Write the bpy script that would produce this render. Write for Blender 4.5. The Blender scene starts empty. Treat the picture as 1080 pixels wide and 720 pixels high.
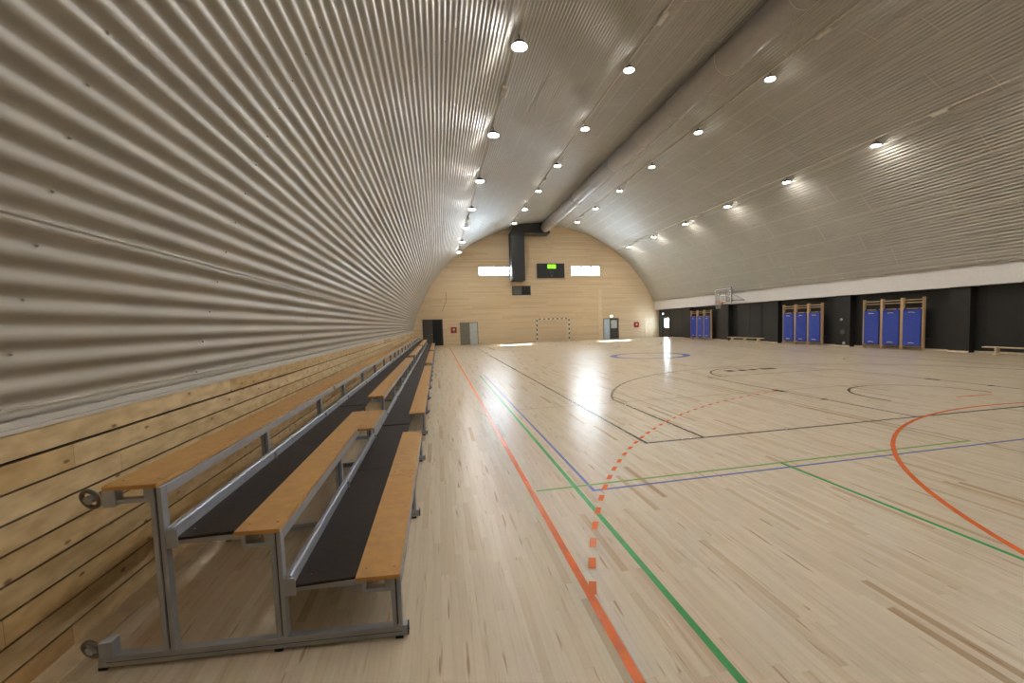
import bpy, math, random
from mathutils import Matrix, Vector
random.seed(7)
SC = bpy.context.scene
COL = SC.collection

# ------------------------------------------------------------------ camera
F_PX = 474.0
YAW, PITCH, ROLL = math.radians(13.08), math.radians(4.10), math.radians(-1.72)
cam_d = bpy.data.cameras.new('camera')
cam = bpy.data.objects.new('camera', cam_d)
COL.objects.link(cam)
fw = Vector((math.sin(YAW)*math.cos(PITCH), math.cos(YAW)*math.cos(PITCH), -math.sin(PITCH)))
rt = Vector((math.cos(YAW), -math.sin(YAW), 0.0))
up = rt.cross(fw)
r2 = rt*math.cos(ROLL) + up*math.sin(ROLL)
u2 = up*math.cos(ROLL) - rt*math.sin(ROLL)
m = Matrix((r2, u2, -fw)).transposed().to_4x4()
m.translation = Vector((0.0, 0.0, 1.70))
cam.matrix_world = m
cam_d.sensor_fit = 'HORIZONTAL'
cam_d.sensor_width = 36.0
cam_d.lens = F_PX/1080*36.0
cam_d.shift_x = -32.823/1080
cam_d.shift_y = 14.417/1080
cam_d.clip_start = 0.05
cam_d.clip_end = 300
SC.camera = cam

# ------------------------------------------------------------------ world, sun, exposure
SC.view_settings.view_transform = 'Standard'
SC.view_settings.look = 'None'
SC.view_settings.gamma = 1.0
SC.view_settings.use_curve_mapping = False
SC.view_settings.exposure = 0.0
WORLD_STRENGTH = 43.0
LAMP_STRENGTH = 275.0
SUN_STRENGTH = 260.0
world = bpy.data.worlds.new('daylight')
SC.world = world
world.use_nodes = True
bg = world.node_tree.nodes['Background']
bg.inputs[0].default_value = (0.80, 0.90, 1.0, 1)
bg.inputs[1].default_value = WORLD_STRENGTH
sun_d = bpy.data.lights.new('sun', 'SUN')
sun_d.energy = SUN_STRENGTH
sun_d.angle = math.radians(0.6)
sun_d.color = (1.0, 0.97, 0.9)
sun = bpy.data.objects.new('sun', sun_d)
COL.objects.link(sun)
sun.location = (5, 55, 30)
sun.rotation_euler = Vector((1.1, -4.2, -6.4)).to_track_quat('-Z', 'Y').to_euler()

# ------------------------------------------------------------------ materials
def newmat(name):
    mt = bpy.data.materials.new(name)
    mt.use_nodes = True
    nt = mt.node_tree
    return mt, nt, nt.nodes['Principled BSDF']

def N(nt, t, **kw):
    n = nt.nodes.new(t)
    for k, v in kw.items():
        setattr(n, k, v)
    return n

def inp(nt, node, i, v):
    if isinstance(v, (int, float)):
        node.inputs[i].default_value = v
    elif isinstance(v, tuple):
        node.inputs[i].default_value = v
    else:
        nt.links.new(v, node.inputs[i])

def M(nt, op, a, b=0.0, c=None):
    n = N(nt, 'ShaderNodeMath', operation=op)
    inp(nt, n, 0, a); inp(nt, n, 1, b)
    if c is not None: inp(nt, n, 2, c)
    return n.outputs[0]

def mix(nt, f, a, b, mode='MIX'):
    n = N(nt, 'ShaderNodeMixRGB', blend_type=mode)
    inp(nt, n, 0, f); inp(nt, n, 1, a); inp(nt, n, 2, b)
    return n.outputs[0]

def ramp(nt, f, stops):
    n = N(nt, 'ShaderNodeValToRGB')
    el = n.color_ramp.elements
    while len(el) > 1: el.remove(el[-1])
    el[0].position, el[0].color = stops[0][0], (*stops[0][1], 1)
    for p, c in stops[1:]:
        e = el.new(p); e.color = (*c, 1)
    nt.links.new(f, n.inputs[0])
    return n.outputs[0]

def xyz(nt):
    tc = N(nt, 'ShaderNodeTexCoord')
    sp = N(nt, 'ShaderNodeSeparateXYZ')
    nt.links.new(tc.outputs['Object'], sp.inputs[0])
    return tc.outputs['Object'], sp.outputs

def plain(name, col, rough=0.5, metal=0.0, noise=0.06, scale=9.0, spec=0.5, bump=0.0):
    mt, nt, b = newmat(name)
    co, _ = xyz(nt)
    no = N(nt, 'ShaderNodeTexNoise'); no.inputs['Scale'].default_value = scale
    no.inputs['Detail'].default_value = 3
    nt.links.new(co, no.inputs['Vector'])
    lo = tuple(c*(1-noise*2) for c in col); hi = tuple(min(1, c*(1+noise*2)) for c in col)
    nt.links.new(ramp(nt, no.outputs[0], [(0.3, lo), (0.7, hi)]), b.inputs['Base Color'])
    b.inputs['Roughness'].default_value = rough
    b.inputs['Metallic'].default_value = metal
    b.inputs['Specular IOR Level'].default_value = spec
    if bump:
        bp = N(nt, 'ShaderNodeBump'); bp.inputs['Strength'].default_value = bump
        bp.inputs['Distance'].default_value = 0.003
        nt.links.new(no.outputs[0], bp.inputs['Height'])
        nt.links.new(bp.outputs[0], b.inputs['Normal'])
    return mt

def emis(name, col, strength):
    mt, nt, b = newmat(name)
    b.inputs['Base Color'].default_value = (*[min(1, c) for c in col], 1)
    b.inputs['Emission Color'].default_value = (*col, 1)
    b.inputs['Emission Strength'].default_value = strength
    return mt

def planks(name, along, across, width, length, stops, grain=0.25, rough=0.3, gap=0.0015, gapcol=(0.2, 0.13, 0.07), knots=False,
           coat=0.0, end_gap=None, bump=0.0, streaks=False):
    """boards running along one object axis; each board its own tone, streaky grain"""
    mt, nt, b = newmat(name)
    co, s = xyz(nt)
    U, V = s[along], s[across]
    vr = M(nt, 'DIVIDE', V, width)
    row = M(nt, 'FLOOR', vr)
    wr = N(nt, 'ShaderNodeTexWhiteNoise', noise_dimensions='1D')
    nt.links.new(row, wr.inputs['W'])
    off = M(nt, 'MULTIPLY', wr.outputs[0], 17.0)
    ur = M(nt, 'ADD', M(nt, 'DIVIDE', U, length), off)
    cell = M(nt, 'FLOOR', ur)
    wn = N(nt, 'ShaderNodeTexWhiteNoise', noise_dimensions='2D')
    cb = N(nt, 'ShaderNodeCombineXYZ')
    nt.links.new(row, cb.inputs[0]); nt.links.new(cell, cb.inputs[1])
    nt.links.new(cb.outputs[0], wn.inputs['Vector'])
    base = ramp(nt, wn.outputs[0], stops)
    # grain: noise stretched along the board, shifted per board
    gv = N(nt, 'ShaderNodeCombineXYZ')
    nt.links.new(M(nt, 'ADD', M(nt, 'MULTIPLY', U, 1.6), M(nt, 'MULTIPLY', wn.outputs[0], 40)), gv.inputs[0])
    nt.links.new(M(nt, 'MULTIPLY', V, 30.0), gv.inputs[1])
    nt.links.new(M(nt, 'MULTIPLY', wn.outputs[0], 31), gv.inputs[2])
    gn = N(nt, 'ShaderNodeTexNoise'); gn.inputs['Scale'].default_value = 1.0
    gn.inputs['Detail'].default_value = 4; gn.inputs['Roughness'].default_value = 0.6
    nt.links.new(gv.outputs[0], gn.inputs['Vector'])
    g = ramp(nt, gn.outputs[0], [(0.26, (0.66, 0.57, 0.47)), (0.40, (0.93, 0.905, 0.88)), (0.6, (0.99, 0.98, 0.97)), (0.8, (1.05, 1.04, 1.02))])
    colr = mix(nt, grain, base, mix(nt, 1.0, base, g, 'MULTIPLY'))
    if streaks:                         # short dark mineral streaks in the maple
        sv = N(nt, 'ShaderNodeCombineXYZ')
        nt.links.new(M(nt, 'ADD', M(nt, 'MULTIPLY', U, 1.7), M(nt, 'MULTIPLY', wn.outputs[0], 13)), sv.inputs[0])
        nt.links.new(M(nt, 'MULTIPLY', V, 24.0), sv.inputs[1])
        sn = N(nt, 'ShaderNodeTexNoise', noise_dimensions='2D'); sn.inputs['Scale'].default_value = 1.0; sn.inputs['Detail'].default_value = 2
        nt.links.new(sv.outputs[0], sn.inputs['Vector'])
        colr = mix(nt, ramp(nt, sn.outputs[0], [(0.70, (0, 0, 0)), (0.78, (0.75, 0.75, 0.75))]), colr, (0.36, 0.23, 0.12, 1))
    if knots:
        kv = N(nt, 'ShaderNodeCombineXYZ')
        nt.links.new(M(nt, 'MULTIPLY', U, 3.0), kv.inputs[0])
        nt.links.new(M(nt, 'MULTIPLY', V, 7.2), kv.inputs[1])
        vo = N(nt, 'ShaderNodeTexVoronoi', voronoi_dimensions='2D'); vo.inputs['Scale'].default_value = 1.0
        nt.links.new(kv.outputs[0], vo.inputs['Vector'])
        kf = ramp(nt, vo.outputs['Distance'], [(0.0, (0.95, 0.95, 0.95)), (0.045, (0.8, 0.8, 0.8)), (0.09, (0, 0, 0))])
        ks = N(nt, 'ShaderNodeSeparateXYZ'); nt.links.new(vo.outputs['Color'], ks.inputs[0])
        kf = M(nt, 'MULTIPLY', kf, M(nt, 'GREATER_THAN', ks.outputs[0], 0.55))
        colr = mix(nt, kf, colr, (0.20, 0.09, 0.035, 1))
        bl = N(nt, 'ShaderNodeTexNoise'); bl.inputs['Scale'].default_value = 1.7
        nt.links.new(kv.outputs[0], bl.inputs['Vector'])
        colr = mix(nt, 1.0, colr, ramp(nt, bl.outputs[0], [(0.35, (0.80, 0.74, 0.66)), (0.65, (1.05, 1.05, 1.05))]), 'MULTIPLY')
    # joints
    fv = M(nt, 'FRACT', vr)
    dv = M(nt, 'MULTIPLY', M(nt, 'MINIMUM', fv, M(nt, 'SUBTRACT', 1.0, fv)), width)
    fu = M(nt, 'FRACT', ur)
    du = M(nt, 'MULTIPLY', M(nt, 'MINIMUM', fu, M(nt, 'SUBTRACT', 1.0, fu)), length)
    gl = M(nt, 'MAXIMUM', M(nt, 'LESS_THAN', dv, gap), M(nt, 'LESS_THAN', du, gap if end_gap is None else end_gap))
    colr = mix(nt, M(nt, 'MULTIPLY', gl, 0.6), colr, (*gapcol, 1))
    nt.links.new(colr, b.inputs['Base Color'])
    b.inputs['Roughness'].default_value = rough
    if coat:
        b.inputs['Coat Weight'].default_value = coat
        b.inputs['Coat Roughness'].default_value = 0.16
    return mt

MAT = {}
maple = [(0.0, (0.66, 0.56, 0.42)), (0.30, (0.695, 0.60, 0.46)), (0.60, (0.72, 0.63, 0.49)), (0.86, (0.675, 0.57, 0.425)),
         (0.955, (0.635, 0.52, 0.37)), (0.985, (0.56, 0.43, 0.28)), (1.0, (0.43, 0.30, 0.18))]
MAT['floor'] = planks('maple_strip_floor', 1, 0, 0.052, 0.95, maple, grain=0.75, streaks=True, rough=0.26, gap=0.0006, end_gap=0.0006,
                      gapcol=(0.48, 0.38, 0.26), coat=0.0)
spruce = [(0.0, (0.66, 0.49, 0.25)), (0.35, (0.74, 0.58, 0.325)), (0.65, (0.78, 0.62, 0.37)), (0.9, (0.67, 0.48, 0.23)), (1.0, (0.58, 0.39, 0.18))]
MAT['boards'] = planks('spruce_boards', 1, 2, 0.1385, 2.6, spruce, grain=0.45, rough=0.5, gap=0.0001, end_gap=0.002, knots=True)
pine = [(0.0, (0.70, 0.545, 0.35)), (0.4, (0.74, 0.59, 0.39)), (0.7, (0.76, 0.61, 0.41)), (1.0, (0.67, 0.505, 0.30))]
MAT['endwall'] = planks('pine_cladding', 0, 2, 0.145, 3.4, pine, grain=0.35, rough=0.55, gap=0.006, end_gap=0.002, gapcol=(0.36, 0.25, 0.14))
MAT['pale_wood'] = plain('pale_veneer', (0.76, 0.62, 0.43), 0.5)
MAT['line_orange'] = plain('orange_court_paint', (0.74, 0.15, 0.025), 0.24, noise=0.03, spec=0.35)
MAT['line_green'] = plain('green_court_paint', (0.075, 0.36, 0.12), 0.27, noise=0.03, spec=0.35)
MAT['line_leaf'] = plain('light_green_court_paint', (0.22, 0.40, 0.12), 0.27, noise=0.03, spec=0.35)
MAT['line_blue'] = plain('blue_court_paint', (0.17, 0.20, 0.43), 0.27, noise=0.03, spec=0.35)
MAT['line_black'] = plain('black_court_paint', (0.04, 0.026, 0.018), 0.27, noise=0.03, spec=0.35)
MAT['line_faint'] = plain('faint_olive_court_paint', (0.42, 0.335, 0.215), 0.24, noise=0.03, spec=0.35)
MAT['seat_ply'] = plain('orange_beech_plywood', (0.56, 0.305, 0.095), 0.42, noise=0.05, scale=14)
MAT['black_ply'] = plain('black_film_plywood', (0.021, 0.0145, 0.0125), 0.6, noise=0.1, scale=30, spec=0.25)
MAT['alu'] = plain('grey_anodised_aluminium', (0.40, 0.435, 0.50), 0.36, metal=0.3, noise=0.03)
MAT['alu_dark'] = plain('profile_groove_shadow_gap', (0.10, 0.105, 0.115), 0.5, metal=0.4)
MAT['rubber'] = plain('black_rubber', (0.02, 0.02, 0.02), 0.7)
MAT['steel'] = plain('bright_steel', (0.62, 0.62, 0.62), 0.25, metal=1.0, noise=0.02)
MAT['wheel'] = plain('translucent_grey_tyre', (0.13, 0.12, 0.10), 0.5)
MAT['vault'] = plain('beige_coated_corrugated_steel', (0.47, 0.45, 0.40), 0.38, noise=0.02, scale=1.3)
MAT['flashing'] = plain('pale_metal_flashing', (0.62, 0.60, 0.56), 0.4, noise=0.02)
MAT['lip'] = plain('lap_edge_highlight_paint', (0.66, 0.62, 0.54), 0.4, noise=0.02)  # paler than the sheets: lap edge highlight put into the colour
MAT['conduit'] = plain('cream_cable_tray', (0.85, 0.78, 0.66), 0.5)
MAT['duct'] = plain('silver_grey_spiral_duct', (0.40, 0.37, 0.345), 0.42, metal=0.25, noise=0.02)
MAT['black_duct'] = plain('black_painted_sheet', (0.018, 0.019, 0.021), 0.5, noise=0.1)
MAT['black_wall'] = plain('black_wall_panels', (0.0125, 0.0125, 0.0120), 0.55, noise=0.08, scale=3)
MAT['white'] = plain('white_plaster', (0.84, 0.81, 0.775), 0.6, noise=0.015)
MAT['fitting_white'] = plain('white_plastic', (0.82, 0.82, 0.80), 0.4)
MAT['dark_body'] = plain('dark_grey_casting', (0.07, 0.07, 0.075), 0.5)
MAT['blue_mat'] = plain('blue_vinyl', (0.028, 0.065, 0.42), 0.42, noise=0.04, scale=5)
MAT['beech'] = plain('lacquered_beech', (0.60, 0.42, 0.22), 0.4, noise=0.06, scale=20)
MAT['grey_door'] = plain('grey_green_painted_door', (0.20, 0.19, 0.145), 0.45)
MAT['light_door'] = plain('pale_grey_painted_door', (0.56, 0.59, 0.60), 0.4)
MAT['charcoal_door'] = plain('charcoal_painted_door', (0.062, 0.058, 0.05), 0.5)
MAT['void'] = plain('unlit_room_black', (0.008, 0.008, 0.009), 0.8)
MAT['blue_lit_door'] = plain('blue_lit_door', (0.52, 0.63, 0.72), 0.4)  # bluish light on the open leaf put into its base colour
MAT['teal_dark'] = plain('dark_teal_panel', (0.035, 0.065, 0.08), 0.4)  # dark teal tone of the panel beside the side wall door
MAT['red'] = plain('signal_red_enamel', (0.36, 0.028, 0.018), 0.4)
MAT['screen'] = plain('scoreboard_black', (0.014, 0.015, 0.020), 0.4)
MAT['grey_mark'] = plain('grey_lettering', (0.16, 0.16, 0.18), 0.5)
MAT['pane_grey'] = plain('frosted_grey_pane', (0.13, 0.14, 0.13), 0.25)
MAT['net'] = plain('white_net_cord', (0.72, 0.72, 0.70), 0.8)
MAT['frame_grey'] = plain('grey_window_frame', (0.34, 0.34, 0.36), 0.4)
MAT['lamp'] = emis('cool_white_lamp_lens', (1.0, 0.96, 0.9), LAMP_STRENGTH)
MAT['exit'] = emis('lit_white_emergency_lens', (0.9, 1.0, 0.95), 4.0)
MAT['digit'] = emis('green_led_digit', (0.45, 1.0, 0.05), 1.1)
mt, nt, b = newmat('clear_glass')
nt.nodes.remove(b)
tr = N(nt, 'ShaderNodeBsdfTransparent'); tr.inputs[0].default_value = (0.93, 0.96, 0.97, 1)
gs = N(nt, 'ShaderNodeBsdfGlossy'); gs.inputs['Roughness'].default_value = 0.02
fr = N(nt, 'ShaderNodeFresnel'); fr.inputs[0].default_value = 1.5
mx = N(nt, 'ShaderNodeMixShader')
ge = N(nt, 'ShaderNodeNewGeometry')     # reflect on the outer faces only, so thick panes stay clear
nt.links.new(M(nt, 'MULTIPLY', fr.outputs[0], M(nt, 'SUBTRACT', 1.0, ge.outputs['Backfacing'])), mx.inputs[0]); nt.links.new(tr.outputs[0], mx.inputs[1]); nt.links.new(gs.outputs[0], mx.inputs[2])
nt.links.new(mx.outputs[0], nt.nodes['Material Output'].inputs[0])
MAT['glass'] = mt
# acrylic backboard: slightly milky
mt, nt, b = newmat('clear_acrylic_board')
tr = N(nt, 'ShaderNodeBsdfTransparent')
b.inputs['Base Color'].default_value = (0.45, 0.43, 0.42, 1); b.inputs['Roughness'].default_value = 0.2
mx = N(nt, 'ShaderNodeMixShader'); mx.inputs[0].default_value = 0.45
nt.links.new(tr.outputs[0], mx.inputs[1]); nt.links.new(b.outputs[0], mx.inputs[2])
nt.links.new(mx.outputs[0], nt.nodes['Material Output'].inputs[0])
MAT['acrylic'] = mt

# ------------------------------------------------------------------ mesh helpers
class MB:
    def __init__(s): s.v, s.f, s.m, s.mats, s.sm = [], [], [], [], []
    def mi(s, mat):
        if mat not in s.mats: s.mats.append(mat)
        return s.mats.index(mat)
    def add(s, vs, fs, mat, smooth=False):
        o = len(s.v); s.v += [tuple(v) for v in vs]; k = s.mi(mat)
        for f in fs:
            s.f.append([i+o for i in f]); s.m.append(k); s.sm.append(smooth)
    def box(s, x0, x1, y0, y1, z0, z1, mat):
        vs = [(x, y, z) for x in (x0, x1) for y in (y0, y1) for z in (z0, z1)]
        fs = [(0, 1, 3, 2), (4, 6, 7, 5), (0, 4, 5, 1), (2, 3, 7, 6), (0, 2, 6, 4), (1, 5, 7, 3)]
        s.add(vs, fs, mat)
    def prism(s, poly, axis, a, b, mat, fn=None):
        """poly: list of 2-D points (in the two remaining axes order), extruded from a to b along axis"""
        def P(p, t):
            q = {0: (t, p[0], p[1]), 1: (p[0], t, p[1]), 2: (p[0], p[1], t)}[axis]
            return fn(q) if fn else q
        n = len(poly)
        vs = [P(p, a) for p in poly] + [P(p, b) for p in poly]
        fs = [list(range(n))[::-1], list(range(n, 2*n))] + [(i, (i+1) % n, n+(i+1) % n, n+i) for i in range(n)]
        s.add(vs, fs, mat)
    def tube(s, pts, r, mat, n=8, caps=True, smooth=True):
        pts = [Vector(p) for p in pts]
        rings = []; ref = None
        for i, p in enumerate(pts):
            d = (pts[min(i+1, len(pts)-1)] - pts[max(i-1, 0)]).normalized()
            if ref is None: ref = Vector((0, 0, 1)) if abs(d.z) < 0.9 else Vector((1, 0, 0))
            a = d.cross(ref).normalized(); c = a.cross(d).normalized(); ref = c
            rr = r[i] if isinstance(r, (list, tuple)) else r
            rings.append([p + a*rr*math.cos(2*math.pi*k/n) + c*rr*math.sin(2*math.pi*k/n) for k in range(n)])
        vs = [v for rg in rings for v in rg]
        fs = [(i*n+k, i*n+(k+1) % n, (i+1)*n+(k+1) % n, (i+1)*n+k) for i in range(len(pts)-1) for k in range(n)]
        s.add(vs, fs, mat, smooth)
        if caps:
            s.add(rings[0], [list(range(n))], mat); s.add(rings[-1], [list(range(n))[::-1]], mat)
    def torus(s, c, ax, R, r, mat, n=20, k=8, a0=0.0, a1=2*math.pi):
        ax = Vector(ax).normalized(); u = ax.orthogonal().normalized(); w = ax.cross(u)
        full = abs(a1-a0-2*math.pi) < 1e-6
        m_ = n if full else n+1
        vs = []
        for i in range(m_):
            t = a0 + (a1-a0)*i/n
            e = u*math.cos(t) + w*math.sin(t)
            for j in range(k):
                q = 2*math.pi*j/k
                vs.append(Vector(c) + e*(R + r*math.cos(q)) + ax*r*math.sin(q))
        fs = [((i % m_)*k+j, ((i+1) % m_)*k+j, ((i+1) % m_)*k+(j+1) % k, (i % m_)*k+(j+1) % k) for i in range(n) for j in range(k)]
        s.add(vs, fs, mat, True)
    def build(s, name, parent=None, bevel=0.0):
        me = bpy.data.meshes.new(name)
        me.from_pydata(s.v, [], s.f)
        for mt_ in s.mats: me.materials.append(MAT[mt_])
        me.polygons.foreach_set('material_index', s.m)
        me.polygons.foreach_set('use_smooth', s.sm)
        me.update()
        o = bpy.data.objects.new(name, me)
        COL.objects.link(o)
        if parent is not None: o.parent = parent
        if bevel:
            md = o.modifiers.new('bevel', 'BEVEL'); md.width = bevel; md.segments = 2; md.limit_method = 'ANGLE'
        return o

def thing(name, label, cat, loc=(0, 0, 0), group=None):
    o = bpy.data.objects.new(name, None); COL.objects.link(o)
    o.location = loc; o.empty_display_size = 0.2
    o['label'] = label; o['category'] = cat
    if group: o['group'] = group
    return o

def tag(o, label, cat, group=None):
    o['label'] = label; o['category'] = cat
    if group: o['group'] = group
    return o

def struct(mb, name, bevel=0.0, label=None):
    o = mb.build(name, None, bevel); o['kind'] = 'structure'
    if label: o['label'] = label
    return o

def copy_tree(o, parent=None):
    c = o.copy(); COL.objects.link(c); c.parent = parent
    for ch in [q for q in ALL_CHILDREN(o)]:
        copy_tree(ch, c)
    return c
def ALL_CHILDREN(o):
    return [q for q in list(COL.objects) if q.parent == o]

# ------------------------------------------------------------------ the room's measures
CX, CZ, R = 9.5, -1.43, 11.93           # vault: circle in x-z
YF, YB = 40.0, -3.0                     # far end wall, wall behind the photographer
XL, XR = -2.0, 20.95                    # left boards, right wall
def arc(s, r=R):
    a = s/R
    return CX + r*math.sin(a), CZ + r*math.cos(a)
S_L, S_R = -16.03, 13.70

# ------------------------------------------------------------------ floor with the painted courts
fl = MB()
fl.add([(XL-0.3, YB-0.3, 0), (XR+0.4, YB-0.3, 0), (XR+0.4, YF+0.4, 0), (XL-0.3, YF+0.4, 0)], [(0, 1, 2, 3)], 'floor')
fl.add([(XL-0.3, YB-0.3, -0.1), (XR+0.4, YB-0.3, -0.1), (XR+0.4, YF+0.4, -0.1), (XL-0.3, YF+0.4, -0.1)], [(3, 2, 1, 0)], 'floor')
LAY = {'line_faint': .0006, 'line_black': .0009, 'line_blue': .0012, 'line_leaf': .0015, 'line_green': .0018, 'line_orange': .0021}
def seg(x0, y0, x1, y1, mat, w=0.05):
    z = LAY[mat]
    d = Vector((x1-x0, y1-y0)); L = d.length; d.normalize(); n = Vector((-d.y, d.x))*w/2
    fl.add([(x0+n.x, y0+n.y, z), (x0-n.x, y0-n.y, z), (x1-n.x, y1-n.y, z), (x1+n.x, y1+n.y, z)], [(0, 1, 2, 3)], mat)
def arcl(cx, cy, r, a0, a1, mat, w=0.05, n=64, dash=None):
    z = LAY[mat]
    a0, a1 = math.radians(a0), math.radians(a1)
    if dash:
        on, off = dash; k = 0; t = a0; sg = 1 if a1 > a0 else -1; spans = []
        while (a1-t)*sg > 0:
            spans.append((t, t+sg*on/r)); t += sg*(on+off)/r
    else:
        spans = [(a0+(a1-a0)*i/n, a0+(a1-a0)*(i+1)/n) for i in range(n)]
    for p, q in spans:
        vs = []
        for t in (p, q):
            for rr in (r-w/2, r+w/2):
                vs.append((cx+rr*math.cos(t), cy+rr*math.sin(t), z))
        fl.add(vs, [(0, 1, 3, 2)] if q > p else [(0, 2, 3, 1)], mat)
# handball
seg(0.85, YB, 0.85, 36.5, 'line_orange', 0.052)
seg(18.1, YB, 18.1, 36.5, 'line_orange', 0.052)
HX, HY = 9.50, -0.16
arcl(HX, HY, 6.07, 0, 180, 'line_orange', 0.052)
a_in = math.degrees(math.asin(2.78/9.05))
arcl(HX, HY, 9.05, 180-a_in+0.4, 104, 'line_orange', 0.05, dash=(0.145, 0.152))
seg(9.91, 6.70, 10.78, 6.66, 'line_orange', 0.05)
seg(0.85, 36.5, 18.1, 36.5, 'line_orange', 0.052)
# basketball
BXc = 9.75
seg(2.74, 5.64, 2.74, 33.6, 'line_black')
seg(16.8, 5.64, 16.8, 33.6, 'line_black')
seg(2.715, 5.64, 16.8, 5.64, 'line_black')
seg(2.74, 33.6, 16.8, 33.6, 'line_black')
seg(2.74, 19.62, 16.8, 19.62, 'line_faint', 0.03)
for yy, sg_ in ((5.64, 1), (33.6, -1)):
    cy3 = yy + sg_*1.55
    dx = BXc-3.63; r3 = 6.40; y3 = math.sqrt(r3*r3-dx*dx); a3 = math.degrees(math.asin(y3/r3))
    seg(3.63, yy, 3.63, cy3+sg_*y3, 'line_black'); seg(2*BXc-3.63, yy, 2*BXc-3.63, cy3+sg_*y3, 'line_black')
    if sg_ > 0: arcl(BXc, cy3, r3, a3, 180-a3, 'line_black')
    else: arcl(BXc, cy3, r3, -a3, -180+a3, 'line_black')
    for x in (7.50, 12.0):
        seg(x, yy, x, yy+sg_*5.8, 'line_black', 0.04)
        seg(x, yy+sg_*2.85, x, yy+sg_*3.2, 'line_black', 0.13)
        seg(x, yy+sg_*1.75, x, yy+sg_*1.85, 'line_black', 0.13)
    seg(7.5, yy+sg_*5.8, 12.0, yy+sg_*5.8, 'line_black', 0.04)
    arcl(BXc, yy+sg_*5.8, 1.8, 0, sg_*180, 'line_black', 0.045)
    arcl(BXc, yy+sg_*1.55, 1.3, 0, sg_*180, 'line_black', 0.05)
    seg(BXc-1.3, yy+sg_*1.2, BXc-1.3, yy+sg_*1.55, 'line_black'); seg(BXc+1.3, yy+sg_*1.2, BXc+1.3, yy+sg_*1.55, 'line_black')
for x0, x1 in ((8.85, 9.12), (9.3, 9.55), (9.72, 9.95), (10.1, 10.65)):
    seg(x0, 12.5, x1, 12.5, 'line_black', 0.32)
arcl(BXc, 19.62, 1.70, 0, 360, 'line_blue', 0.32)
seg(8.12, 20.3, 8.22, 20.3, 'line_black', 0.12)
seg(11.1, 18.69, 11.22, 18.69, 'line_black', 0.12)
# cross-court circle near the right wall
arcl(16.2, 12.6, 1.85, 60, 250, 'line_faint', 0.045)
# badminton / volleyball
seg(1.31, YB, 1.31, 15.2, 'line_green', 0.045)
seg(0.9, 4.36, 6.70, 4.36, 'line_leaf', 0.04)
seg(3.80, YB, 3.80, 4.36, 'line_green', 0.04)
seg(1.46, 4.20, 1.46, 15.2, 'line_blue', 0.035)
seg(1.44, 4.20, 10.4, 4.20, 'line_blue', 0.04)
seg(1.46, 8.7, 10.4, 8.7, 'line_faint', 0.035)
seg(6.70, 4.36, 6.70, 13.0, 'line_faint', 0.035)
seg(6.55, 4.36, 6.55, 13.0, 'line_faint', 0.035)
seg(6.70, YB, 6.70, 4.2, 'line_faint', 0.035)
seg(4.1, 6.6, 4.1, 15, 'line_faint', 0.03)
MAT['floor'].node_tree.nodes['Principled BSDF'].inputs['Specular IOR Level'].default_value = 0.35
struct(fl, 'floor')

# ------------------------------------------------------------------ corrugated vault
vt = MB()
PITCH_R = 0.135; SHEET = 0.945; AMP = 0.0115
k = -2
while True:
    s0 = -15.02 + SHEET*k; s1 = s0 + SHEET + 0.045
    k += 1
    if s0 > S_R: break
    if s1 < S_L: continue
    a, b_ = max(s0, S_L), min(s1, S_R)
    ph = s0
    cols = max(2, int((b_-a)/PITCH_R*10))
    offy = {0: 4.45, 1: 7.4, 2: 5.6}[k % 3] if k > 1 else 4.45
    ys = [YB]; y = offy - 12.0
    cuts = []
    while y < YF:
        if y > YB+0.5: cuts.append(y)
        y += 5.9
    cuts.append(YF+0.02)
    start = YB
    for c in cuts:
        y0, y1 = start, c + (0.12 if c < YF else 0)
        vs = []
        for yy, lift in ((y0, 0.0), (y1, 0.0045)):
            for i in range(cols+1):
                s = a + (b_-a)*i/cols
                w = AMP*math.cos(2*math.pi*(s-ph)/PITCH_R)
                e = 0.0
                d = (s1 - s)
                if d < 0.05: e = 0.004
                x, z = arc(s, R - 0.03 - w - lift - e)
                vs.append((x, yy, z))
        n = cols+1
        fs = [(i, i+1, n+i+1, n+i) for i in range(cols)]
        vt.add(vs, fs, 'vault', True)
        if s1 <= b_ + 1e-6 and (s1 < -14.5 or s1 > -8.2):             # side lap lip, edge highlight put into its colour
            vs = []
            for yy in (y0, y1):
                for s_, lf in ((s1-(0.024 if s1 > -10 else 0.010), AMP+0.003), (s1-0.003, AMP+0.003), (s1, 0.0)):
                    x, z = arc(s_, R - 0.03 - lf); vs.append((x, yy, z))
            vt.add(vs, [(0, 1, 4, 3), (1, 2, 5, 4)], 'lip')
        if s0 > -7 and c < YF:            # pale strip at the end lap, highlight put into its colour
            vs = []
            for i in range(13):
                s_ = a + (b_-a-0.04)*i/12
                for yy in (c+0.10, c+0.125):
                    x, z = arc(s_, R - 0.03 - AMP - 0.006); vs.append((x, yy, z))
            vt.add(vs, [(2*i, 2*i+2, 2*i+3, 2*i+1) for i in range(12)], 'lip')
        start = c
# unseen outer shell added to stop daylight leaking through the laps
NS = 90
vs = []
for yy in (YB-0.3, YF+0.35):
    for i in range(NS+1):
        s = S_L + (S_R-S_L)*i/NS
        x, z = arc(s, R+0.06); vs.append((x, yy, z))
vt.add(vs, [(i+1, i, NS+1+i, NS+2+i) for i in range(NS)], 'vault', True)
# screw heads along the purlins
for yp in (2.68, 4.50, 7.5, 10.4):
    s = S_L + 0.12
    while s < (-9 if yp > 3 else -6):
        x, z = arc(s, R-0.028)
        c = Vector((x, yp, z)); nrm = Vector((CX-x, 0, CZ-z)).normalized()
        vt.tube([c, c+nrm*0.006, c+nrm*0.010], [0.009, 0.009, 0.004], 'vault', n=8)
        s += 0.27
struct(vt, 'ceiling')

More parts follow.
